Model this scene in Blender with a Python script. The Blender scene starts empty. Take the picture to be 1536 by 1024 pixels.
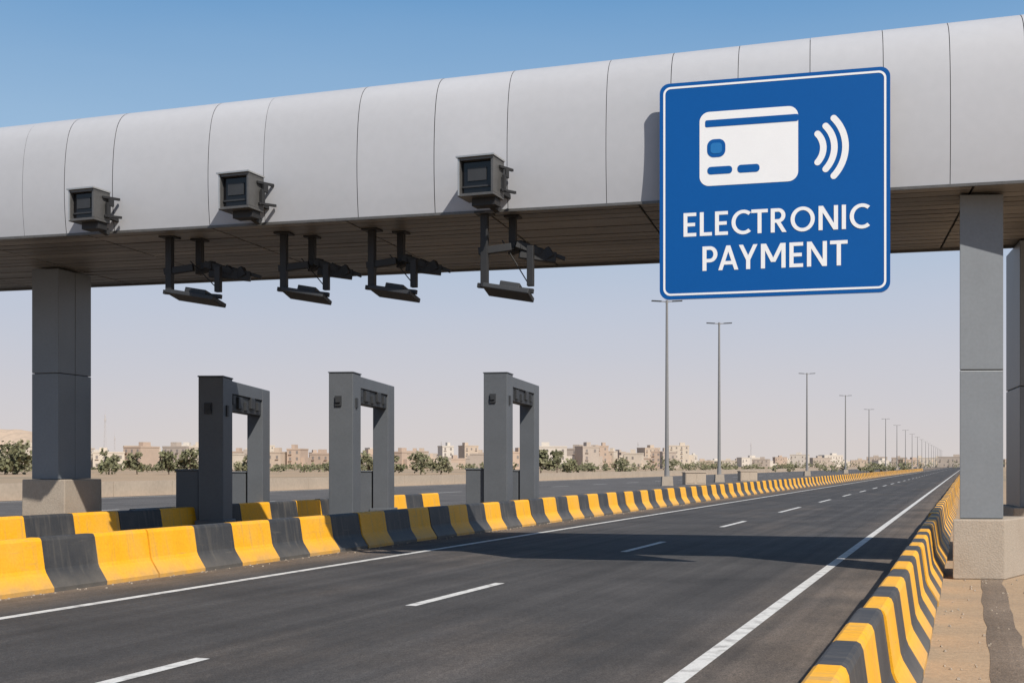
import bpy, math, random
from mathutils import Vector, Matrix
random.seed(7)
sc=bpy.context.scene
R=math.radians

# ------------------------------------------------------------ materials
def mat(name,col,rough=0.8,var=0.15,scale=3.0,scale2=40.0,bump=0.0,metal=0.0,tint=None,tint_amt=0.4,island=0.0,spec=0.5,stretch=None):
    m=bpy.data.materials.new(name); m.use_nodes=True
    nt=m.node_tree; N=nt.nodes; L=nt.links
    b=N['Principled BSDF']; b.inputs['Roughness'].default_value=rough
    b.inputs['Metallic'].default_value=metal
    b.inputs['Specular IOR Level'].default_value=spec
    tc=N.new('ShaderNodeTexCoord'); src=tc.outputs['Object']
    if stretch:
        mp=N.new('ShaderNodeMapping'); mp.inputs['Scale'].default_value=stretch
        L.new(src,mp.inputs['Vector']); src2=mp.outputs['Vector']
    else: src2=src
    n1=N.new('ShaderNodeTexNoise'); n1.inputs['Scale'].default_value=scale; n1.inputs['Detail'].default_value=6
    L.new(src2,n1.inputs['Vector'])
    n2=N.new('ShaderNodeTexNoise'); n2.inputs['Scale'].default_value=scale2; n2.inputs['Detail'].default_value=3
    L.new(src,n2.inputs['Vector'])
    add=N.new('ShaderNodeMath'); add.operation='ADD'
    L.new(n1.outputs['Fac'],add.inputs[0]); L.new(n2.outputs['Fac'],add.inputs[1])
    mr=N.new('ShaderNodeMapRange'); mr.inputs['From Min'].default_value=0.65; mr.inputs['From Max'].default_value=1.35
    mr.inputs['To Min'].default_value=1-var; mr.inputs['To Max'].default_value=1+var
    L.new(add.outputs[0],mr.inputs['Value'])
    base=N.new('ShaderNodeMix'); base.data_type='RGBA'
    base.inputs['A'].default_value=(*col,1); base.inputs['B'].default_value=(*(tint or col),1)
    if tint:
        mt=N.new('ShaderNodeMapRange'); mt.inputs['From Min'].default_value=0.45; mt.inputs['From Max'].default_value=0.7
        mt.inputs['To Max'].default_value=tint_amt
        L.new(n1.outputs['Fac'],mt.inputs['Value']); L.new(mt.outputs[0],base.inputs['Factor'])
    else: base.inputs['Factor'].default_value=0
    val=mr.outputs[0]
    if island>0:
        g=N.new('ShaderNodeNewGeometry'); mi=N.new('ShaderNodeMapRange')
        mi.inputs['To Min'].default_value=1-island; mi.inputs['To Max'].default_value=1+island
        L.new(g.outputs['Random Per Island'],mi.inputs['Value'])
        mm=N.new('ShaderNodeMath'); mm.operation='MULTIPLY'
        L.new(val,mm.inputs[0]); L.new(mi.outputs[0],mm.inputs[1]); val=mm.outputs[0]
    sc_=N.new('ShaderNodeVectorMath'); sc_.operation='SCALE'
    L.new(base.outputs['Result'],sc_.inputs[0]); L.new(val,sc_.inputs['Scale'])
    L.new(sc_.outputs[0],b.inputs['Base Color'])
    if bump>0:
        bp=N.new('ShaderNodeBump'); bp.inputs['Strength'].default_value=bump; bp.inputs['Distance'].default_value=0.02
        L.new(n2.outputs['Fac'],bp.inputs['Height']); L.new(bp.outputs[0],b.inputs['Normal'])
    return m

def barrier_mat(name,col,dust):
    m=mat(name,col,0.6,0.12,1.7,22,0.15,tint=tuple(c*0.6+d*0.4 for c,d in zip(col,dust)),tint_amt=0.45)
    nt=m.node_tree;N=nt.nodes;L=nt.links;b=N['Principled BSDF']
    src=b.inputs['Base Color'].links[0].from_socket
    tc=N.new('ShaderNodeTexCoord'); sx=N.new('ShaderNodeSeparateXYZ'); L.new(tc.outputs['Object'],sx.inputs[0])
    n=N.new('ShaderNodeTexNoise'); n.inputs['Scale'].default_value=4; n.inputs['Detail'].default_value=8; L.new(tc.outputs['Object'],n.inputs['Vector'])
    mr=N.new('ShaderNodeMapRange'); mr.inputs['From Min'].default_value=0.34; mr.inputs['From Max'].default_value=0.0
    mr.inputs['To Min'].default_value=0; mr.inputs['To Max'].default_value=1.15
    L.new(sx.outputs['Z'],mr.inputs['Value'])
    mu=N.new('ShaderNodeMath'); mu.operation='MULTIPLY'; L.new(mr.outputs[0],mu.inputs[0]); L.new(n.outputs['Fac'],mu.inputs[1])
    n3=N.new('ShaderNodeTexNoise'); n3.inputs['Scale'].default_value=7; n3.inputs['Detail'].default_value=5; n3.inputs['Roughness'].default_value=0.6
    mp=N.new('ShaderNodeMapping'); mp.inputs['Scale'].default_value=(1,0.18,2.2); L.new(tc.outputs['Object'],mp.inputs[0]); L.new(mp.outputs[0],n3.inputs['Vector'])
    cr=N.new('ShaderNodeMapRange'); cr.inputs['From Min'].default_value=0.62; cr.inputs['From Max'].default_value=0.72; cr.inputs['To Max'].default_value=0.42
    L.new(n3.outputs['Fac'],cr.inputs['Value'])
    n4=N.new('ShaderNodeTexNoise'); n4.inputs['Scale'].default_value=6; n4.inputs['Detail'].default_value=4
    mp4=N.new('ShaderNodeMapping'); mp4.inputs['Scale'].default_value=(.3,1.6,.12); L.new(tc.outputs['Object'],mp4.inputs[0]); L.new(mp4.outputs[0],n4.inputs['Vector'])
    c4=N.new('ShaderNodeMapRange'); c4.inputs['From Min'].default_value=0.52; c4.inputs['From Max'].default_value=0.75; c4.inputs['To Max'].default_value=0.45
    L.new(n4.outputs['Fac'],c4.inputs['Value'])
    mx0=N.new('ShaderNodeMath'); mx0.operation='MAXIMUM'; L.new(mu.outputs[0],mx0.inputs[0]); L.new(cr.outputs[0],mx0.inputs[1])
    mx1=N.new('ShaderNodeMath'); mx1.operation='MAXIMUM'; L.new(mx0.outputs[0],mx1.inputs[0]); L.new(c4.outputs[0],mx1.inputs[1])
    mx=N.new('ShaderNodeMix'); mx.data_type='RGBA'; mx.inputs['B'].default_value=(*dust,1)
    L.new(mx1.outputs[0],mx.inputs['Factor']); L.new(src,mx.inputs['A']); L.new(mx.outputs['Result'],b.inputs['Base Color'])
    return m

M_yellow=barrier_mat('barrier_yellow',(0.88,0.42,0.008),(0.34,0.25,0.15))
M_black=barrier_mat('barrier_black',(0.040,0.041,0.044),(0.16,0.14,0.115))
M_clad=mat('cladding_panel',(0.43,0.435,0.455),0.5,0.03,0.5,6,0.0,island=0.03,spec=0.3)
M_gap=mat('seam_dark',(0.06,0.06,0.062),0.9)
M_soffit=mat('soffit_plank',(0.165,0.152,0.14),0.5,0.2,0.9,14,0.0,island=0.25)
M_col=mat('column_panel',(0.175,0.19,0.205),0.45,0.08,1.2,20,0.0,island=0.04)
M_conc=mat('concrete',(0.38,0.32,0.255),0.9,0.16,1.6,35,0.4,tint=(0.27,0.22,0.17),tint_amt=0.7)
M_portal=mat('portal_grey',(0.10,0.108,0.118),0.55,0.1,1.5,20)
M_portal_d=mat('portal_dark',(0.03,0.032,0.035),0.6,0.2)
M_bracket=mat('bracket_black',(0.016,0.016,0.017),0.6,0.25)
M_metal=mat('galvanised',(0.42,0.42,0.41),0.35,0.1,metal=0.5)
M_camcase=mat('camera_case',(0.10,0.097,0.093),0.4,0.2,8,60,metal=0.2)
M_glass=mat('dark_glass',(0.006,0.006,0.007),0.12,0.1,spec=0.4)
M_blue=mat('sign_blue',(0.001,0.084,0.31),0.45,0.03,1.0,20,spec=0.2)
M_chip=mat('sign_chip_blue',(0.02,0.16,0.42),0.45,0.03,1.0,20,spec=0.2)
M_white=mat('sign_white',(0.80,0.80,0.80),0.4,0.02)
M_pole=mat('lamp_pole',(0.22,0.215,0.21),0.5,0.08)
M_line=mat('road_paint',(0.66,0.65,0.62),0.75,0.18,5,60,0.2,tint=(0.22,0.21,0.20),tint_amt=0.8)
M_wall=mat('low_wall_concrete',(0.42,0.34,0.26),0.9,0.12,0.4,6)
M_leaf=mat('foliage',(0.13,0.13,0.065),0.85,0.25,0.3,2,island=0.4,tint=(0.19,0.165,0.105),tint_amt=0.7)  # distance haze mixed into the leaf colour: dull and pale
M_bark=mat('bark',(0.14,0.11,0.08),0.9)
M_hill=mat('hill_rock',(0.46,0.35,0.26),0.95,0.10,0.02,0.3,tint=(0.37,0.29,0.22),tint_amt=0.7)
M_mast=mat('mast_steel',(0.50,0.47,0.46),0.8,0.05)

def ground_mat():
    m=mat('sand',(0.40,0.285,0.18),0.95,0.18,0.8,30,0.4,tint=(0.30,0.215,0.14),tint_amt=0.8)
    nt=m.node_tree;N=nt.nodes;L=nt.links;b=N['Principled BSDF']
    src=b.inputs['Base Color'].links[0].from_socket
    tc=N.new('ShaderNodeTexCoord')
    n=N.new('ShaderNodeTexNoise'); n.inputs['Scale'].default_value=0.02; n.inputs['Detail'].default_value=8; L.new(tc.outputs['Object'],n.inputs['Vector'])
    mr=N.new('ShaderNodeMapRange'); mr.inputs['From Min'].default_value=0.5; mr.inputs['From Max'].default_value=0.62; mr.inputs['To Max'].default_value=0.6
    L.new(n.outputs['Fac'],mr.inputs['Value'])
    mx=N.new('ShaderNodeMix'); mx.data_type='RGBA'; mx.inputs['B'].default_value=(0.22,0.185,0.125,1)
    L.new(mr.outputs[0],mx.inputs['Factor']); L.new(src,mx.inputs['A'])
    v=N.new('ShaderNodeTexNoise'); v.inputs['Scale'].default_value=9; v.inputs['Detail'].default_value=8; v.inputs['Roughness'].default_value=.75; L.new(tc.outputs['Object'],v.inputs['Vector'])
    vr=N.new('ShaderNodeMapRange'); vr.inputs['From Min'].default_value=0.3; vr.inputs['From Max'].default_value=0.7; vr.inputs['To Min'].default_value=0.80; vr.inputs['To Max'].default_value=1.15
    L.new(v.outputs['Fac'],vr.inputs['Value'])
    s=N.new('ShaderNodeVectorMath'); s.operation='SCALE'; L.new(mx.outputs['Result'],s.inputs[0]); L.new(vr.outputs[0],s.inputs['Scale'])
    L.new(s.outputs[0],b.inputs['Base Color'])
    return m
M_sand=ground_mat()

def asphalt_mat(name,col,dusty=True,mixf=0.15,edge=None):
    m=bpy.data.materials.new(name); m.use_nodes=True
    nt=m.node_tree;N=nt.nodes;L=nt.links;b=N['Principled BSDF']; b.inputs['Roughness'].default_value=0.85
    b.inputs['Specular IOR Level'].default_value=0.35
    tc=N.new('ShaderNodeTexCoord')
    def noise(scale,detail,st=None,rough=0.5):
        n=N.new('ShaderNodeTexNoise'); n.inputs['Scale'].default_value=scale; n.inputs['Detail'].default_value=detail; n.inputs['Roughness'].default_value=rough
        if st:
            mp=N.new('ShaderNodeMapping'); mp.inputs['Scale'].default_value=st; L.new(tc.outputs['Object'],mp.inputs[0]); L.new(mp.outputs[0],n.inputs['Vector'])
        else: L.new(tc.outputs['Object'],n.inputs['Vector'])
        return n.outputs['Fac']
    def mr(sock,a,b_,c,d):
        r=N.new('ShaderNodeMapRange'); r.inputs['From Min'].default_value=a; r.inputs['From Max'].default_value=b_; r.inputs['To Min'].default_value=c; r.inputs['To Max'].default_value=d
        L.new(sock,r.inputs['Value']); return r.outputs[0]
    def mul(a,b_):
        x=N.new('ShaderNodeMath'); x.operation='MULTIPLY'; L.new(a,x.inputs[0]); L.new(b_,x.inputs[1]); return x.outputs[0]
    fine=mr(noise(55,3,None,0.75),0.3,0.7,0.4,1.6)
    mid=mr(noise(16,4,(1,.5,1),0.75),0.3,0.7,0.78,1.22)
    big=mr(noise(0.35,6,None,.6),0.3,0.7,0.72,1.28)
    streak=mr(noise(1.0,6,(3.0,0.025,1),.6),0.3,0.7,0.72,1.3)
    v=mul(mul(mul(fine,mid),big),streak)
    mx=N.new('ShaderNodeMix'); mx.data_type='RGBA'; mx.inputs['A'].default_value=(*col,1); mx.inputs['B'].default_value=(0.19,0.145,0.108,1)
    if dusty:
        sx=N.new('ShaderNodeSeparateXYZ'); L.new(tc.outputs['Object'],sx.inputs[0])
        e1=mr(sx.outputs['X'],-3.4,-1.6,0,0.62); e2=mr(sx.outputs['X'],-12.0,-13.4,0,0.95)
        ad=N.new('ShaderNodeMath'); ad.operation='ADD'; L.new(e1,ad.inputs[0]); L.new(e2,ad.inputs[1])
        d0=mul(ad.outputs[0],mr(noise(1.3,7,(1,0.35,1),0.65),0.35,0.65,0.45,1.0))
        film=mr(noise(0.22,8,(1,0.3,1),.68),0.52,0.72,0.0,0.30)
        a2=N.new('ShaderNodeMath'); a2.operation='ADD'; a2.use_clamp=True; L.new(d0,a2.inputs[0]); L.new(film,a2.inputs[1])
        L.new(a2.outputs[0],mx.inputs['Factor'])
    else: mx.inputs['Factor'].default_value=mixf
    s=N.new('ShaderNodeVectorMath'); s.operation='SCALE'; L.new(mx.outputs['Result'],s.inputs[0]); L.new(v,s.inputs['Scale'])
    L.new(s.outputs[0],b.inputs['Base Color'])
    bp=N.new('ShaderNodeBump'); bp.inputs['Strength'].default_value=0.45; bp.inputs['Distance'].default_value=0.01
    L.new(noise(110,2),bp.inputs['Height']); L.new(bp.outputs[0],b.inputs['Normal'])
    return m
M_asph=asphalt_mat('asphalt',(0.057,0.053,0.051))
M_asph2=asphalt_mat('asphalt_far',(0.085,0.084,0.084),dusty=False)
M_shadow_strip=asphalt_mat('shadow_strip',(0.16,0.125,0.095),dusty=False,mixf=.6)  # brown-grey colour of the painted shadow strip on the shoulder

# ------------------------------------------------------------ mesh builder
class B:
    def __init__(s): s.v=[];s.f=[];s.m=[]
    def poly(s,pts,mi=0):
        n=len(s.v); s.v+= [tuple(p) for p in pts]; s.f.append(tuple(range(n,n+len(pts)))); s.m.append(mi)
    def box(s,c,d,mi=0,M=None,taper=1.0):
        x,y,z=[a/2 for a in d]; n=len(s.v)
        for sx,sy,sz in ((-1,-1,-1),(1,-1,-1),(1,1,-1),(-1,1,-1),(-1,-1,1),(1,-1,1),(1,1,1),(-1,1,1)):
            t=taper if sz>0 else 1
            p=Vector((sx*x*t,sy*y*t,sz*z))
            if M is not None: p=M@p
            s.v.append(tuple(p+Vector(c)))
        for f in ((0,3,2,1),(4,5,6,7),(0,1,5,4),(1,2,6,5),(2,3,7,6),(3,0,4,7)):
            s.f.append(tuple(n+i for i in f)); s.m.append(mi)
    def bar(s,a,b,w,h=None,mi=0):
        a=Vector(a);b=Vector(b); d=b-a; q=d.to_track_quat('Z','Y').to_matrix()
        s.box((a+b)/2,(w,h or w,d.length),mi,q)
    def prism(s,plan,z0,z1,mi=0):
        n=len(s.v);k=len(plan)
        for z in (z0,z1):
            for p in plan: s.v.append((p[0],p[1],z))
        s.f.append(tuple(n+i for i in range(k-1,-1,-1))); s.m.append(mi)
        s.f.append(tuple(n+k+i for i in range(k))); s.m.append(mi)
        for i in range(k):
            j=(i+1)%k; s.f.append((n+i,n+j,n+k+j,n+k+i)); s.m.append(mi)
    def cyl(s,a,b,r0,r1,seg=12,mi=0):
        a=Vector(a);b=Vector(b);q=(b-a).to_track_quat('Z','Y').to_matrix(); n=len(s.v)
        for c,r in ((a,r0),(b,r1)):
            for i in range(seg):
                t=2*math.pi*i/seg; s.v.append(tuple(c+q@Vector((r*math.cos(t),r*math.sin(t),0))))
        for i in range(seg):
            j=(i+1)%seg; s.f.append((n+i,n+j,n+seg+j,n+seg+i)); s.m.append(mi)
        s.f.append(tuple(n+seg+i for i in range(seg))); s.m.append(mi)
        s.f.append(tuple(n+i for i in range(seg-1,-1,-1))); s.m.append(mi)
    def make(s,name,mats,parent=None,loc=(0,0,0),rz=0,bevel=0,smooth=False):
        me=bpy.data.meshes.new(name); me.from_pydata(s.v,[],s.f)
        for m in mats: me.materials.append(m)
        me.polygons.foreach_set('material_index',s.m)
        if smooth: me.polygons.foreach_set('use_smooth',[True]*len(s.f))
        me.update()
        o=bpy.data.objects.new(name,me); sc.collection.objects.link(o)
        o.location=loc; o.rotation_euler=(0,0,rz)
        if parent: o.parent=parent
        if bevel:
            bv=o.modifiers.new('bevel','BEVEL'); bv.width=bevel; bv.segments=2; bv.limit_method='ANGLE'
        return o
def empty(name,loc=(0,0,0),rz=0,parent=None):
    e=bpy.data.objects.new(name,None); sc.collection.objects.link(e); e.location=loc; e.rotation_euler=(0,0,rz)
    if parent: e.parent=parent
    return e

TH=R(20.75)          # road direction, clockwise from +Y
RZ=-TH
def RW(t,s): return (t*math.cos(TH)+s*math.sin(TH), -t*math.sin(TH)+s*math.cos(TH))

# ------------------------------------------------------------ ground and roads
b=B(); b.poly([(-6000,-200,0),(6000,-200,0),(6000,6000,0),(-6000,6000,0)]); b.make('ground',[M_sand])
def strip(b,t0,t1,s0,s1,z,mi=0): b.poly([(t0,s0,z),(t1,s0,z),(t1,s1,z),(t0,s1,z)],mi)
b=B(); strip(b,-20.3,-0.6,-40,2500,0.004); b.make('highway_road',[M_asph],rz=RZ)
b=B(); strip(b,-50,-21.5,-40,2500,0.004); b.make('opposite_road',[M_asph2],rz=RZ)
b=B(); n=60  # dark strip laid on the sand to stand in for a shadow
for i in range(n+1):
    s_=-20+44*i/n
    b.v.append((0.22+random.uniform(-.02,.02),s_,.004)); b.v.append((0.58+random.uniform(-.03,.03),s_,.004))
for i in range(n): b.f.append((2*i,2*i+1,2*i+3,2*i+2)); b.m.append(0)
b.make('shadow_strip',[M_shadow_strip],rz=RZ)
b=B()
strip(b,-11.84,-11.66,-40,2000,0.008); strip(b,-2.60,-2.42,-40,2000,0.008)
ds=[(-5,-1.5),(6.6,10.46),(15.4,18.9),(26.7,30.6),(38.5,42.9),(51.3,58)]
s=66
while s<700: ds.append((s,s+5.5)); s+=13
for a,c in ds: strip(b,-7.46,-7.29,a,c,0.008)
for t in (-22.6,-48.6): strip(b,t-0.12,t+0.12,-40,1500,0.008)
s=0
while s<500: strip(b,-35.6,-35.4,s,s+5,0.008); s+=13
b.make('road_markings',[M_line],rz=RZ)
b=B()
for i in range(750):
    if random.random()<.5: t=-13.38+abs(random.gauss(0,.14)); s_=random.uniform(2,60)
    elif random.random()<.5: t=-1.12-abs(random.gauss(0,.10)); s_=random.uniform(6,40)
    else: t=random.uniform(-.35,2.5); s_=random.uniform(7,24)
    r=random.uniform(.006,.019)
    b.box((t,s_,r*.5+.004),(r*2,r*1.6,r*1.2),0,Matrix.Rotation(random.uniform(0,3),3,'Z'),.6)
b.make('gravel',[M_conc],rz=RZ)

# ------------------------------------------------------------ jersey barriers
prof=[(-0.38,0),(-0.38,0.07),(-0.365,0.09),(-0.22,0.30),(-0.195,0.36),(-0.125,0.80),(-0.105,0.84),(-0.075,0.855)]
prof=prof+[(-x,z) for x,z in reversed(prof)]
def barrier(name,t,s0,s1,stripe,h=1.0,unit=3,phase=0,w=1.0):
    b=B(); s=s0; i=phase
    while s<s1-.01:
        jit=random.uniform(-.022,.022); jz=random.uniform(-.010,.010); js=random.uniform(-.015,.015)
        L=stripe*unit; n=len(prof)
        cuts=[s+.014]+[s+q*stripe+random.uniform(-.07,.07) for q in range(1,unit)]+[s+L-.014]
        for q in range(unit):
            a=cuts[q]; c=cuts[q+1]
            base=len(b.v)
            for ss in (a,c):
                f=(ss-s)/L-.5
                for x,z in prof: b.v.append((t+x*w+jit+js*f,ss,max(0.001,z*h+(jz if z>0.5 else 0))))
            for p in range(n-1):
                b.f.append((base+p,base+n+p,base+n+p+1,base+p+1)); b.m.append(i%2)
            if q==0: b.f.append(tuple(base+p for p in range(n))); b.m.append(i%2)
            if q==unit-1: b.f.append(tuple(base+n+p for p in range(n-1,-1,-1))); b.m.append(i%2)
            i+=1
        s+=L
    return b.make(name,[M_yellow,M_black],rz=RZ)
barrier('concrete_barrier',-13.78,17.7-3.99*6,17.7,1.33,phase=1)
barrier('concrete_barrier',-13.78,17.7,420,1.33,phase=0)
barrier('concrete_barrier',-0.72,2,330,1.0,unit=4,w=.85)
barrier('concrete_barrier',-19.8,10,24.6,1.6,unit=3,phase=0)
barrier('concrete_barrier',-20.4,25.8,42,1.6,unit=3,phase=1)

b=B()
s=-40
while s<1500:
    b.box((-50.6,s+3,0.48),(0.35,5.96,0.96)); s+=6
b.make('low_concrete_wall',[M_wall],rz=RZ)
b=B()
s=0
while s<900:
    b.box((-21.9,s+3,0.07),(0.35,5.97,0.14)); s+=6
b.make('median_kerb',[M_conc],rz=RZ)

# ------------------------------------------------------------ gantry
GO=Vector((7.52,20.6,0)); GA=R(14.65)
def GL(x,y):
    dx=x-GO.x;dy=y-GO.y; c=math.cos(GA);s_=math.sin(GA)
    return (dx*c-dy*s_, dx*s_+dy*c)
gan=empty('toll_gantry',GO,-GA)
ZB=6.8
def hh(x): return 3.03+0.024*x      # x = -k
ctrl=[(0.0,0.0),(-.05,.15),(-.075,.33),(-.06,.52),(.0,.70),(.13,.85),(.38,.95),(.8,1.005),(1.6,1.04),(3.2,1.05),(4.8,1.03),(5.8,.9),(6.35,.65),(6.45,.35),(6.4,0.0)]
def cat(P,n=5):
    out=[]
    for i in range(len(P)-1):
        p0=P[max(i-1,0)];p1=P[i];p2=P[i+1];p3=P[min(i+2,len(P)-1)]
        for j in range(n):
            t=j/n
            out.append(tuple(0.5*((2*p1[a])+(-p0[a]+p2[a])*t+(2*p0[a]-5*p1[a]+4*p2[a]-p3[a])*t*t+(-p0[a]+3*p1[a]-3*p2[a]+p3[a])*t**3) for a in (0,1)))
    out.append(P[-1]); return out
PR=cat(ctrl)
seams=[6.2,4.9,3.7,2.45,1.2,0,-1.096,-2.334,-3.587,-4.79,-5.97,-7.85,-9.29,-10.86,-12.84,-14.06,-16.23,-17.36,-18.37,-19.9,-21.2,-22.9,-24.6,-26.4]
b=B()
for i in range(len(seams)-1):
    a=seams[i]-.006;c=seams[i+1]+.006; base=len(b.v); n=len(PR); jy=random.uniform(-.006,.006)
    for x in (a,c):
        for y,z in PR: b.v.append((x,y+jy,ZB+z*hh(x)))
    for p in range(n-1):
        b.f.append((base+p,base+p+1,base+n+p+1,base+n+p)); b.m.append(0)
b.make('cladding',[M_clad],gan,smooth=True)
b=B(); n=len(PR)
for x in (6.19,-26.39):
    for y,z in PR:
        yy=3.2+(y-3.2)*0.99; zz=ZB+.03+z*(hh(x)-.06); b.v.append((x,yy,zz))
for p in range(n-1): b.f.append((p,p+1,n+p+1,n+p)); b.m.append(0)
b.f.append(tuple(range(n))); b.m.append(0); b.f.append(tuple(range(2*n-1,n-1,-1))); b.m.append(0)
b.make('inner_shell',[M_gap],gan,smooth=True)
b=B(); y=0.06
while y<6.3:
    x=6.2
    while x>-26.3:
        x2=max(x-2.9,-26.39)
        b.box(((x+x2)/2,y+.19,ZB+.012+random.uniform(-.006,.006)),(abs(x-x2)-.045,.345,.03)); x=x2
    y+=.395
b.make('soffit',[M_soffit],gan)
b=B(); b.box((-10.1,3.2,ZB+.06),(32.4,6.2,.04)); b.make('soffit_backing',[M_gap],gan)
b=B(); b.box((-10.1,.0,ZB-.015),(32.58,.05,.05)); b.box((-10.1,6.38,ZB-.02),(32.58,.05,.07)); b.make('edge_trim',[M_camcase],gan)
cx,cy=GL(-10.86,29.68)
def column(b,x0,x1,y0,y1,z0,z1,cuts,rows):
    ys=[y0]+cuts+[y1]; zs=[z0]+rows+[z1]
    for i in range(len(ys)-1):
        for j in range(len(zs)-1):
            b.box(((x0+x1)/2,(ys[i]+ys[i+1])/2,(zs[j]+zs[j+1])/2),(x1-x0,ys[i+1]-ys[i]-.012,zs[j+1]-zs[j]-.014))
b=B(); column(b,cx-.66,cx+.08,cy-.7,cy+.65,1.65,ZB-.05,[cy-.02],[4.22]); b.make('column',[M_col],gan,bevel=.012)
b=B(); b.box((cx-.28,cy-.05,4.2),(.66,1.2,5.0)); b.make('column_core',[M_gap],gan)
b=B(); b.box((cx-.22,cy-.1,.825),(1.20,1.55,1.65),0,None,0.985); b.make('plinth',[M_conc],gan,bevel=.025)
def gpl(pts): return [GL(*p) for p in pts]
def shear_plan(ax,ay,bx,by,ln,ang):
    d=(math.sin(ang)*ln,math.cos(ang)*ln); return [(ax,ay),(bx,by),(bx+d[0],by+d[1]),(ax+d[0],ay+d[1])]
b=B(); pl=gpl(shear_plan(7.88,21.12,8.63,21.08,1.1,R(22.1)))
for z0,z1 in ((1.06,3.66),(3.675,ZB-.05)): b.prism(pl,z0,z1)
b.make('column',[M_col],gan,bevel=.012)
b=B(); b.prism(gpl([(7.71,21.0),(8.58,20.88),(9.6,22.2),(8.7,22.4)]),0,1.05); b.make('plinth',[M_conc],gan,bevel=.025)
b=B(); rx,ry=GL(10.75,25.4)
for z0,z1 in ((1.1,3.66),(3.675,ZB-.05)): b.box((rx+.4,ry+1.0,(z0+z1)/2),(.8,2.0,z1-z0))
b.make('column',[M_col],gan,bevel=.012)
b=B(); b.box((rx+.4,ry+1.0,.55),(1.1,2.4,1.1)); b.make('plinth',[M_conc],gan,bevel=.025)

# ------------------------------------------------------------ hanging antenna brackets
def antenna(X,D,ds,wid,long):
    e=empty('overhead_antenna_bracket',(X,D,ZB),-GA+R(ds))
    b=B(); w=.14
    zb=-long
    b.box((0,0,-.02),(.34,.34,.04)); b.box((.45,.45,-.02),(.3,.3,.04))
    b.bar((0,0,0),(0,0,zb),w)
    b.bar((.45,.45,0),(.45,.45,-.62),w)
    b.bar((-.12,0,-.74),(.50,.10,-.66),.14)
    b.bar((.40,.45,-.66),(wid*.72,.25,-.60),.15,.18)
    b.bar((wid*.55,.25,-.58),(wid*1.08,.5,-.76),.2,.14)
    b.bar((wid*.62,.3,-.74),(wid*1.30,.55,-.82),.15,.20)
    b.bar((wid*.95,.5,-.64),(wid*1.48,.6,-.84),.09,.07)
    b.bar((wid*.9,.05,-.66),(wid*.9,.05,zb),w*.9)
    b.bar((-.14,0,zb+.04),(wid*.96,.05,zb-.10),.10,.09)
    b.make('frame',[M_bracket],e,bevel=.01)
    b=B(); M=Matrix.Rotation(R(10),3,'Y')@Matrix.Rotation(R(-9),3,'X')
    b.box((wid*.45,.1,zb-.10),(wid*.92,.62,.09),0,M)
    b.box((wid*.5,.12,zb-.0),(wid*.4,.35,.12),0,M)
    b.make('antenna_panel',[M_portal_d],e,bevel=.015)
    b=B(); 
    for k in range(4): b.box((wid*(.55+.2*k),.34+.05*k,-.60-.05*k),(.2,.18,.15+.05*(k%2)),0,Matrix.Rotation(R(20*k),3,'Y'))
    b.bar((.05,.02,-.1),(.05,.02,-.68),.025); b.bar((wid*.3,.2,-.5),(wid*.8,.25,zb+.1),.022)
    b.make('junction_boxes',[M_bracket],e,bevel=.01)
antenna(-7.2,25.25,0,1.22,1.20)
antenna(-4.72,24.85,4,1.0,1.20)
antenna(-2.85,24.45,-3,1.0,1.22)
antenna(-.52,22.85,2,.98,1.42)

# ------------------------------------------------------------ traffic cameras on the fascia
def tcam(X,D,z,w):
    e=empty('traffic_camera',(X,D,z),R(-20)); h=w*1.0; d=w*.8
    b=B(); t=.05
    b.box((0,0,h/2-t/2),(w,d,t)); b.box((0,0,-h/2+t/2),(w,d,t))
    b.box((-w/2+t/2,0,0),(t,d,h-2*t)); b.box((w/2-t/2,0,0),(t,d,h-2*t)); b.box((0,d/2-t/2,0),(w-2*t,t,h-2*t))
    b.make('housing',[M_camcase],e,bevel=.006)
    b=B(); b.box((0,-.02,h/2+.016),(w*1.06,d*1.1,.03)); b.box((-w/2+t/2,-d/2-.008,0),(t*.6,.012,h*.95)); b.make('hood',[M_metal],e)
    b=B(); b.box((0,-d*.30,0),(w-2*t-.01,.02,h-2*t-.01)); b.make('glass',[M_glass],e)
    b=B(); b.box((0,-d*.34,-h*.24),(w-2*t-.02,.03,.03)); b.box((0,-d*.33,h*.08),(w*.52,.03,h*.34)); b.make('inner_frame',[M_portal_d],e)
    b=B()
    b.bar((w*.1,0,-h/2),(w*.3,.35,-h/2-.16),.12); b.box((w*.1,.08,-h/2-.07),(w*.66,.28,.14))
    b.bar((w*.3,d*.4,-h*.2),(w*.45,d*1.3,-h*.3),.09); b.bar((w*.52,0,h*.3),(w*.62,d*.9,h*.35),.05); b.bar((w*.54,.05,-h*.3),(w*.7,d*.9,-h*.25),.05)
    b.box((w*.60,d*.4,h*.18),(.05,.14,.16)); b.box((w*.58,d*.25,-h*.1),(.06,.1,.3))
    b.make('mounting_arm',[M_bracket],e,bevel=.006)
tcam(-.57,22.05,7.24,.70)
tcam(-5.28,23.4,7.28,.68)
tcam(-8.54,24.25,7.20,.62)

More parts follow.
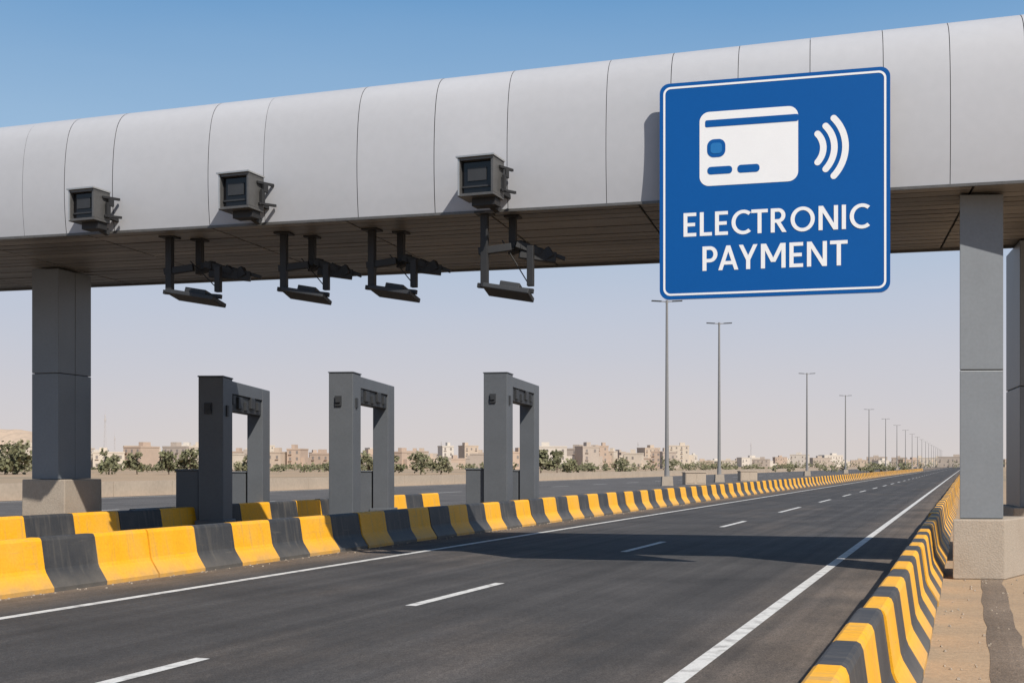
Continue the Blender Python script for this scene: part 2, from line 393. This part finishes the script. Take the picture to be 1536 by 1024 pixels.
# ------------------------------------------------------------ sign
SW,SH=3.94,3.85
sg=empty('electronic_payment_sign',(2.65,21.5,4.95),math.atan2(-1.0,3.81))
def rrect(x0,z0,x1,z1,r,seg=8):
    pts=[]
    for cx_,cz_,a0 in ((x1-r,z1-r,0),(x0+r,z1-r,90),(x0+r,z0+r,180),(x1-r,z0+r,270)):
        for i in range(seg+1):
            a=R(a0+90*i/seg); pts.append((cx_+r*math.cos(a),cz_+r*math.sin(a)))
    return pts
def flat(b,pts,y,mi=0): b.poly([(x,y,z) for x,z in pts],mi)
def ring(b,o,i,y,mi=0):
    n=len(o)
    for k in range(n):
        j=(k+1)%n; b.poly([(o[k][0],y,o[k][1]),(o[j][0],y,o[j][1]),(i[j][0],y,i[j][1]),(i[k][0],y,i[k][1])],mi)
b=B(); out=rrect(0,0,SW,SH,.17); n=len(out)
flat(b,out,-.03); flat(b,[(x,z) for x,z in out][::-1],.03,1)
for k in range(n):
    j=(k+1)%n; b.poly([(out[k][0],-.03,out[k][1]),(out[k][0],.03,out[k][1]),(out[j][0],.03,out[j][1]),(out[j][0],-.03,out[j][1])],1)
b.make('panel',[M_blue,M_metal],sg)
b=B(); g=.065
ring(b,rrect(g,g,SW-g,SH-g,.13),rrect(g+.036,g+.036,SW-g-.036,SH-g-.036,.098),-.034); b.make('border',[M_white],sg)
U=lambda u:u*SW
V=lambda v:v*SH
b=B(); flat(b,rrect(U(.18),V(.515),U(.612),V(.855),.17),-.034); b.make('card_symbol',[M_white],sg)
b=B()
flat(b,rrect(U(.205),V(.785),U(.6125),V(.817),.03),-.038)
flat(b,rrect(U(.214),V(.645),U(.295),V(.728),.12),-.038)
flat(b,rrect(U(.215),V(.567),U(.325),V(.602),.06),-.038)
flat(b,rrect(U(.348),V(.567),U(.445),V(.603),.06),-.038)
b.make('card_details',[M_blue],sg)
b=B(); flat(b,rrect(U(.229),V(.662),U(.280),V(.711),.06),-.042); b.make('card_chip',[M_chip],sg)
b=B(); cx_,cz_=U(.628),V(.657)
for r,a in ((.36,43),(.545,43),(.73,43)):
    hw=.055; pts=[]
    n=20
    for i in range(n+1):
        t=R(-a+2*a*i/n); pts.append((cx_+(r+hw)*math.cos(t),cz_+(r+hw)*math.sin(t)))
    ex,ez=cx_+r*math.cos(R(a)),cz_+r*math.sin(R(a))
    for i in range(1,8):
        t=R(a+180*i/8); pts.append((ex+hw*math.cos(t),ez+hw*math.sin(t)))
    for i in range(n+1):
        t=R(a-2*a*i/n); pts.append((cx_+(r-hw)*math.cos(t),cz_+(r-hw)*math.sin(t)))
    ex,ez=cx_+r*math.cos(R(-a)),cz_+r*math.sin(R(-a))
    for i in range(1,8):
        t=R(-a+180+180*i/8); pts.append((ex+hw*math.cos(t),ez+hw*math.sin(t)))
    flat(b,pts,-.034)
b.make('wave_symbol',[M_white],sg)
# lettering drawn from strokes (cap height 1)
S=.165
def rect(x0,z0,x1,z1): return [[(x0,z0),(x1,z0),(x1,z1),(x0,z1)]]
def diag(xa,za,xb,zb):
    d=math.hypot(xb-xa,zb-za); ww=S*d/abs(zb-za)*.94/2
    return [[(xa-ww,za),(xa+ww,za),(xb+ww,zb),(xb-ww,zb)]]
def arc(cx,cz,rx,rz,a0,a1,n=26):
    out=[]; hx=S; hz=(S*.88)
    for i in range(n):
        q=[]
        for a,k in ((a0+(a1-a0)*i/n,0),(a0+(a1-a0)*(i+1)/n,0),(a0+(a1-a0)*(i+1)/n,1),(a0+(a1-a0)*i/n,1)):
            c,s_=math.cos(R(a)),math.sin(R(a)); q.append((cx+(rx-hx*k)*c,cz+(rz-hz*k)*s_))
        out.append(q)
    return out
def glyph(c):
    H=S*.88
    if c=='E': return .54,rect(0,0,S,1)+rect(S-.001,0,.54,H)+rect(S-.001,.5-H/2,.49,.5+H/2)+rect(S-.001,1-H,.54,1)
    if c=='L': return .51,rect(0,0,S,1)+rect(S-.001,0,.51,H)
    if c=='C': return .72,arc(.49,.5,.49,.515,50,310)
    if c=='T': return .68,rect(0,1-H,.68,1)+rect(.34-S/2,0,.34+S/2,1-H+.001)
    if c=='R': return .66,rect(0,0,S,1)+rect(S,1-H,.31,1)+rect(S,.40,.31,.40+H)+arc(.30,.70,.30,.30,-90,90)+diag(.56,0,.31,.42)
    if c=='P': return .61,rect(0,0,S,1)+rect(S,1-H,.31,1)+rect(S,.34,.31,.34+H)+arc(.30,.67,.31,.33,-90,90)
    if c=='O': return .98,arc(.49,.5,.49,.515,0,360,44)
    if c=='N': return .78,rect(0,0,S,1)+rect(.78-S,0,.78,1)+diag(.78-S*.55,0,S*.55,1)
    if c=='I': return S,rect(0,0,S,1)
    if c=='A': return .84,diag(.095,0,.42,1)+diag(.745,0,.42,1)+rect(.20,.22,.64,.22+H)
    if c=='Y': return .78,rect(.39-S/2,0,.39+S/2,.45)+diag(.39,.38,.10,1)+diag(.39,.38,.68,1)
    if c=='M': return .98,rect(0,0,S,1)+rect(.98-S,0,.98,1)+diag(.49,.25,.12,1)+diag(.49,.25,.86,1)
def text(s_,u0,u1,v0,v1,sp=.15):
    kern={'LE':-.02,'CT':-.05,'TR':-.03,'PA':-.13,'AY':-.16,'YM':-.03,'NT':-.03}
    x=0; polys=[]
    for i,c in enumerate(s_):
        w,P=glyph(c)
        for p in P: polys.append([(q[0]+x,q[1]) for q in p])
        x+=w+sp+kern.get(s_[i:i+2],0)
    W=x-sp; b=B(); sx=(U(u1)-U(u0))/W; sz=V(v1)-V(v0)
    for k,p in enumerate(polys):
        flat(b,[(U(u0)+a*sx,V(v0)+z*sz) for a,z in p],-.034-.00003*k)
    b.make('lettering_'+s_.lower(),[M_white],sg)
text('ELECTRONIC',.108,.907,.287,.396)
text('PAYMENT',.193,.822,.126,.238)
b=B()
for z in (2.0,3.2):
    b.box((SW/2,.07,z),(SW*.86,.08,.1))
    for x in (.5,1.9,3.3): b.bar((x,.1,z),(x,.7,z),.09)
b.make('support_brackets',[M_camcase],sg)

# ------------------------------------------------------------ portals (toll lane)
def portal(X,D,h,rx_,ry_,lw,front_low=True,rear_low=True):
    ang=-math.atan2(rx_-X,ry_-D); ln=math.hypot(rx_-X,ry_-D)
    e=empty('toll_lane_portal',(X,D,0),ang)
    b=B(); w=lw
    b.box((0,.0,h/2),(w,.95,h)); b.box((0,0,h+.02),(w+.05,1.0,.04)); b.box((0,0,.25),(w+.16,1.1,.5))
    b.make('front_pillar',[M_portal],e,bevel=.02)
    b=B(); h2=h-.02
    b.box((0,ln,h2/2),(w*.72,.95,h2)); b.box((0,ln,.25),(w,1.05,.5)); b.make('rear_pillar',[M_portal],e,bevel=.02)
    b=B(); y0=.48;y1=ln-.48
    b.box((0,(y0+y1)/2,h-.20),(w*.7,y1-y0,.36)); b.box((0.02,(y0+y1)/2,h-.62),(w*.5,y1-y0,.46),1)
    for k in range(5): b.box((w*.28,y0+.5+k*(y1-y0-1)/4,h-.54-.06*(k%3)),(.14,.25+.2*(k%2),.26+.08*(k%2)),1)
    b.make('crossbeam',[M_portal,M_portal_d],e,bevel=.012)
    b=B()
    b.box((-w*.1,-.50,h-.85),(.2,.06,.30)); b.box((-w*.1,-.55,h-.83),(.14,.05,.14)); b.box((w*.52,-.1,h-.9),(.05,.2,.3))
    b.make('reader_box',[M_portal_d],e)
    b=B()
    if front_low:
        b.box((-w/2-.36,.1,.92),(.62,.8,1.84)); b.box((-w/2-.36,.1,1.86),(.68,.86,.05))
    if rear_low:
        b.box((-w*.4-.28,ln-.1,.88),(.5,.7,1.76)); b.box((-w*.4-.28,ln-.1,1.78),(.55,.75,.05))
    b.make('cabinets',[M_portal],e,bevel=.015)
portal(-8.15,33,4.38,-7.98,37.8,.68,True,True)
portal(-5.15,37,4.8,-4.50,42.1,.76,False,True)
portal(-.47,41.3,5.12,.68,46.7,.82,True,True)

# ------------------------------------------------------------ street lamps
def lamp(t,s,h,rot=0):
    x,y=RW(t,s); e=B()
    e.box((0,0,.45),(1.1,1.1,.9),1,None,.9)
    e.cyl((0,0,.9),(0,0,1.6),.26,.24,12); e.cyl((0,0,1.5),(0,0,h),.20,.11,12)
    for sgn in (-1,1):
        e.bar((0,0,h-.06),(sgn*.7,0,h),.09)
        e.box((sgn*1.0,0,h+.02),(.95,.36,.09),2,Matrix.Rotation(R(-3*sgn),3,'Y'))
    e.cyl((0,0,h-.25),(0,0,h+.1),.12,.12,10)
    e.make('street_lamp',[M_pole,M_conc,M_portal_d],loc=(x,y,0),rz=rot)
def s_of(q,D): return q*D*math.sin(TH)+D*math.cos(TH)
for q,D,h in ((.1289,115.6,17.75),(.1728,140,18.5),(.2456,217,18.5),(.2778,286,18.5),(.2972,355,18.4)):
    lamp(-27,s_of(q,D),h)
s=s_of(.2972,355)+78
while s<1500: lamp(-27,s,18.4); s+=74
for (t,s_) in ((-26.2,122),(-25.5,150)):
    b=B(); b.box((0,0,.6),(2.2,1.0,1.2)); b.box((0,0,1.23),(2.35,1.15,.08)); b.box((-.55,-.51,.62),(.9,.03,.95),0); b.box((.55,-.51,.62),(.9,.03,.95),0)
    x,y=RW(t,s_); b.make('equipment_cabinet',[M_wall],loc=(x,y,0),rz=.2,bevel=.02)

# ------------------------------------------------------------ distant town
cols=[(0.50,0.40,0.31),(0.56,0.48,0.39),(0.46,0.35,0.27),(0.58,0.52,0.45),(0.43,0.36,0.30)]
BM=[mat('plaster_%d'%i,c,0.9,0.08,0.2,2) for i,c in enumerate(cols)]
M_win=mat('window_dark',(0.24,0.21,0.19),0.5,spec=0.2)  # window tone lightened to paint in the far haze
def building(X,Y,w,d,h,ci,rz):
    b=B(); b.box((0,0,h/2),(w,d,h)); b.box((0,0,h+.35),(w+.3,d+.3,.7)); 
    b.box((w*random.uniform(-.25,.25),0,h+1.6),(w*.25,d*.4,2.2))
    if random.random()<.6: b.box((w*.62,0,h*.3),(w*.3,d*.8,h*.6))
    fl=max(1,int(h/3.1)); nw=max(2,int(w/3.2))
    for f in range(fl):
        for k in range(nw):
            if random.random()<.15: continue
            x=-w/2+(k+.5)*w/nw; z=f*h/fl+1.9
            b.box((x,-d/2-.01,z),(1.1,.06,1.5),1)
            if k%2==0: b.box((x,-d/2-.3,z-1.0),(1.7,.6,.15),0)
    b.make('distant_building',[BM[ci],M_win],loc=(X,Y,0),rz=rz)
for i in range(125):
    q=-.46+.60*(i+random.random())/125; D=random.uniform(560,980)
    if random.random()<.1: continue
    building(q*D,D,random.uniform(6,16),random.uniform(8,14),random.choice([5.5,6.5,7,9,10,12,13.5])*D/760,random.randrange(5),random.uniform(-.5,.5))
for i in range(45):
    q=.08+.34*(i+random.random())/45; D=random.uniform(1100,1900)
    building(q*D,D,random.uniform(10,26),12,random.choice([6,7,9,12]),random.randrange(5),random.uniform(-.4,.4))
# hill
b=B(); nx,ny=60,24
for j in range(ny+1):
    for i in range(nx+1):
        x=-540+i*200/nx; y=1000+j*160/ny
        u=i/nx; v=j/ny
        hgt=36*max(0,min(1,(1-u)*3.2-.15))*math.sin(math.pi*min(1,v*1.2+.02) if v<.8 else math.pi*.98)*(.88+.12*math.sin(u*17))+random.uniform(-.8,.8)
        b.v.append((x,y,max(-.5,min(hgt,33+random.uniform(-.5,.5)))))
for j in range(ny):
    for i in range(nx):
        a=j*(nx+1)+i; b.f.append((a,a+1,a+nx+2,a+nx+1)); b.m.append(0)
b.make('hill',[M_hill])
# trees
def tree(b,X,Y,h,r,n,ls=1.0):
    b.cyl((X,Y,0),(X+random.uniform(-.2,.2),Y,h*.45),.05*h*.5,.03*h*.5,6,1)
    cl=[]
    for k in range(max(6,int(r*4))):
        a=random.uniform(0,6.28); rr=r*random.uniform(.1,.8); zc=random.uniform(.22,.80)
        cl.append((X+rr*math.cos(a),Y+rr*math.sin(a),h*zc,r*random.uniform(.28,.46)*(1.15-.5*zc)))
    for k in range(3): b.cyl((X,Y,h*.2),cl[k][:3],.06,.02,4,1)
    for k in range(n):
        c=random.choice(cl); v=Vector((random.gauss(0,1),random.gauss(0,1),random.gauss(0,.8))); v.normalize(); v*=c[3]*random.uniform(.4,1.05)
        p=Vector(c[:3])+v
        if p.z<.2: p.z=.2
        s_=random.uniform(.22,.48)*max(.6,h/6)*ls
        a=Vector((random.gauss(0,1),random.gauss(0,1),random.gauss(0,1))).normalized()*s_; c2=a.orthogonal().normalized()*s_*random.uniform(.6,1)
        b.poly([p-a,p-c2,p+a,p+c2],0)
b=B()
spec=[(-104,250,7.5,5,650),(-109,258,6.5,5,500),(-99,262,4.5,3.5,350),(-84,250,5.8,3,450),(-80,256,5.2,2.8,400),(-71.5,250,5.9,3.2,450),(-67.5,252,6.2,3.4,450),(-56,250,5.0,2.6,400),
(-30,250,5.6,3.0,400),(-26,258,5.4,2.8,400),(-19.0,250,5.0,3.2,420),(-15,253,4.8,3,400),(6,250,6.2,2.8,420),(9.5,252,6.0,3.0,420),(12.5,256,4.4,2.4,300),(24,260,3.8,2.6,300),(36,270,3.8,3,280)]
for x,y,h,r,n in spec: tree(b,x,y,h,r,n)
for i in range(240):
    q=-.45+.78*random.random(); D=random.uniform(300,560); h=random.uniform(1.0,3.2)
    tree(b,q*D,D,h,h*random.uniform(.7,1.3),60,1.6)
for i in range(110):
    q=.05+.36*random.random(); D=random.uniform(600,1300); h=random.uniform(2.5,5.5); tree(b,q*D,D,h,h*random.uniform(.6,1.2),50,1.6)
b.make('distant_trees',[M_leaf,M_bark])
def mast(X,Y,h):
    b=B(); w=.9
    for sx in (-1,1):
        for sy in (-1,1): b.bar((sx*w,sy*w,0),(sx*.15,sy*.15,h),.10)
    n=12
    for k in range(n):
        z0=h*k/n;z1=h*(k+1)/n; a=w-(w-.15)*k/n; c=w-(w-.15)*(k+1)/n
        b.bar((-a,-a,z0),(c,-c,z1),.07); b.bar((a,-a,z0),(-c,-c,z1),.07)
    b.box((0,0,h*.9),(1.2,.3,1.6)); b.bar((0,0,h),(0,0,h+4),.08)
    b.make('radio_mast',[M_mast],loc=(X,Y,0))
for X,D,h in ((-217,640,29),(-298,900,24),(-53,900,20),(105,1000,21),(239,1200,24)): mast(X,D,h)

# ------------------------------------------------------------ light
to_sun=Vector((3.5,-5.8,6.7)).normalized()
sl=bpy.data.lights.new('sun','SUN'); sl.energy=4.9; sl.angle=R(.5); sl.color=(1,.945,.865)
so=bpy.data.objects.new('sun',sl); sc.collection.objects.link(so); so.rotation_euler=to_sun.to_track_quat('Z','Y').to_euler()
w=bpy.data.worlds.new('World'); sc.world=w; w.use_nodes=True
nt=w.node_tree; N=nt.nodes; L=nt.links; bg=N['Background']; sk=N.new('ShaderNodeTexSky'); sk.sky_type='NISHITA'; sk.sun_disc=False
sk.sun_elevation=math.asin(to_sun.z); sk.sun_rotation=math.atan2(to_sun.x,to_sun.y)
sk.air_density=1.0; sk.dust_density=1.0; sk.ozone_density=1.5
STR=.085
# horizon haze: a layer of dusty air that thickens towards the horizon
tc=N.new('ShaderNodeTexCoord'); nv=N.new('ShaderNodeVectorMath'); nv.operation='NORMALIZE'; L.new(tc.outputs['Generated'],nv.inputs[0])
sx=N.new('ShaderNodeSeparateXYZ'); L.new(nv.outputs[0],sx.inputs[0])
cr=N.new('ShaderNodeValToRGB')
ns=N.new('ShaderNodeTexNoise'); ns.inputs['Scale'].default_value=2.2; ns.inputs['Detail'].default_value=4
mp=N.new('ShaderNodeMapping'); mp.inputs['Scale'].default_value=(1,1,5); L.new(nv.outputs[0],mp.inputs[0]); L.new(mp.outputs[0],ns.inputs['Vector'])
nm=N.new('ShaderNodeMapRange'); nm.inputs['To Min'].default_value=-.022; nm.inputs['To Max'].default_value=.022; L.new(ns.outputs['Fac'],nm.inputs['Value'])
za=N.new('ShaderNodeMath'); za.operation='ADD'; L.new(sx.outputs['Z'],za.inputs[0]); L.new(nm.outputs[0],za.inputs[1])
L.new(za.outputs[0],cr.inputs[0])
def lin(c): 
    c=c/255; return c/12.92 if c<=.04045 else ((c+.055)/1.055)**2.4
stops=[(0,(214,206,203)),(.05,(207,204,208)),(.13,(191,199,215)),(.25,(154,186,217)),(.36,(110,157,203)),(.6,(80,128,186))]
els=cr.color_ramp.elements
els[0].position=0; els[1].position=stops[-1][0]
for p,c in stops[1:-1]: els.new(p)
for e,(p,c) in zip(sorted(els,key=lambda e:e.position),stops): e.color=(lin(c[0]),lin(c[1]),lin(c[2]),1)
sv=N.new('ShaderNodeVectorMath'); sv.operation='SCALE'; sv.inputs['Scale'].default_value=1/STR; L.new(cr.outputs[0],sv.inputs[0])
fr=N.new('ShaderNodeMapRange'); fr.inputs['From Min'].default_value=.42; fr.inputs['From Max'].default_value=.75; fr.inputs['To Min'].default_value=1; fr.inputs['To Max'].default_value=0
L.new(sx.outputs['Z'],fr.inputs['Value'])
mx=N.new('ShaderNodeMix'); mx.data_type='RGBA'; L.new(fr.outputs[0],mx.inputs['Factor']); L.new(sk.outputs[0],mx.inputs['A']); L.new(sv.outputs[0],mx.inputs['B'])
L.new(mx.outputs['Result'],bg.inputs[0]); bg.inputs[1].default_value=STR

# ------------------------------------------------------------ camera
cd=bpy.data.cameras.new('camera'); cam=bpy.data.objects.new('camera',cd); sc.collection.objects.link(cam)
cam.location=(0,0,2); cam.rotation_euler=(R(90),0,0)
cd.sensor_width=36; cd.lens=1800/1536*36; cd.shift_y=(697-512)/1536; cd.clip_start=.1; cd.clip_end=9000
sc.camera=cam
sc.view_settings.view_transform='Standard'; sc.view_settings.look='None'; sc.view_settings.exposure=0
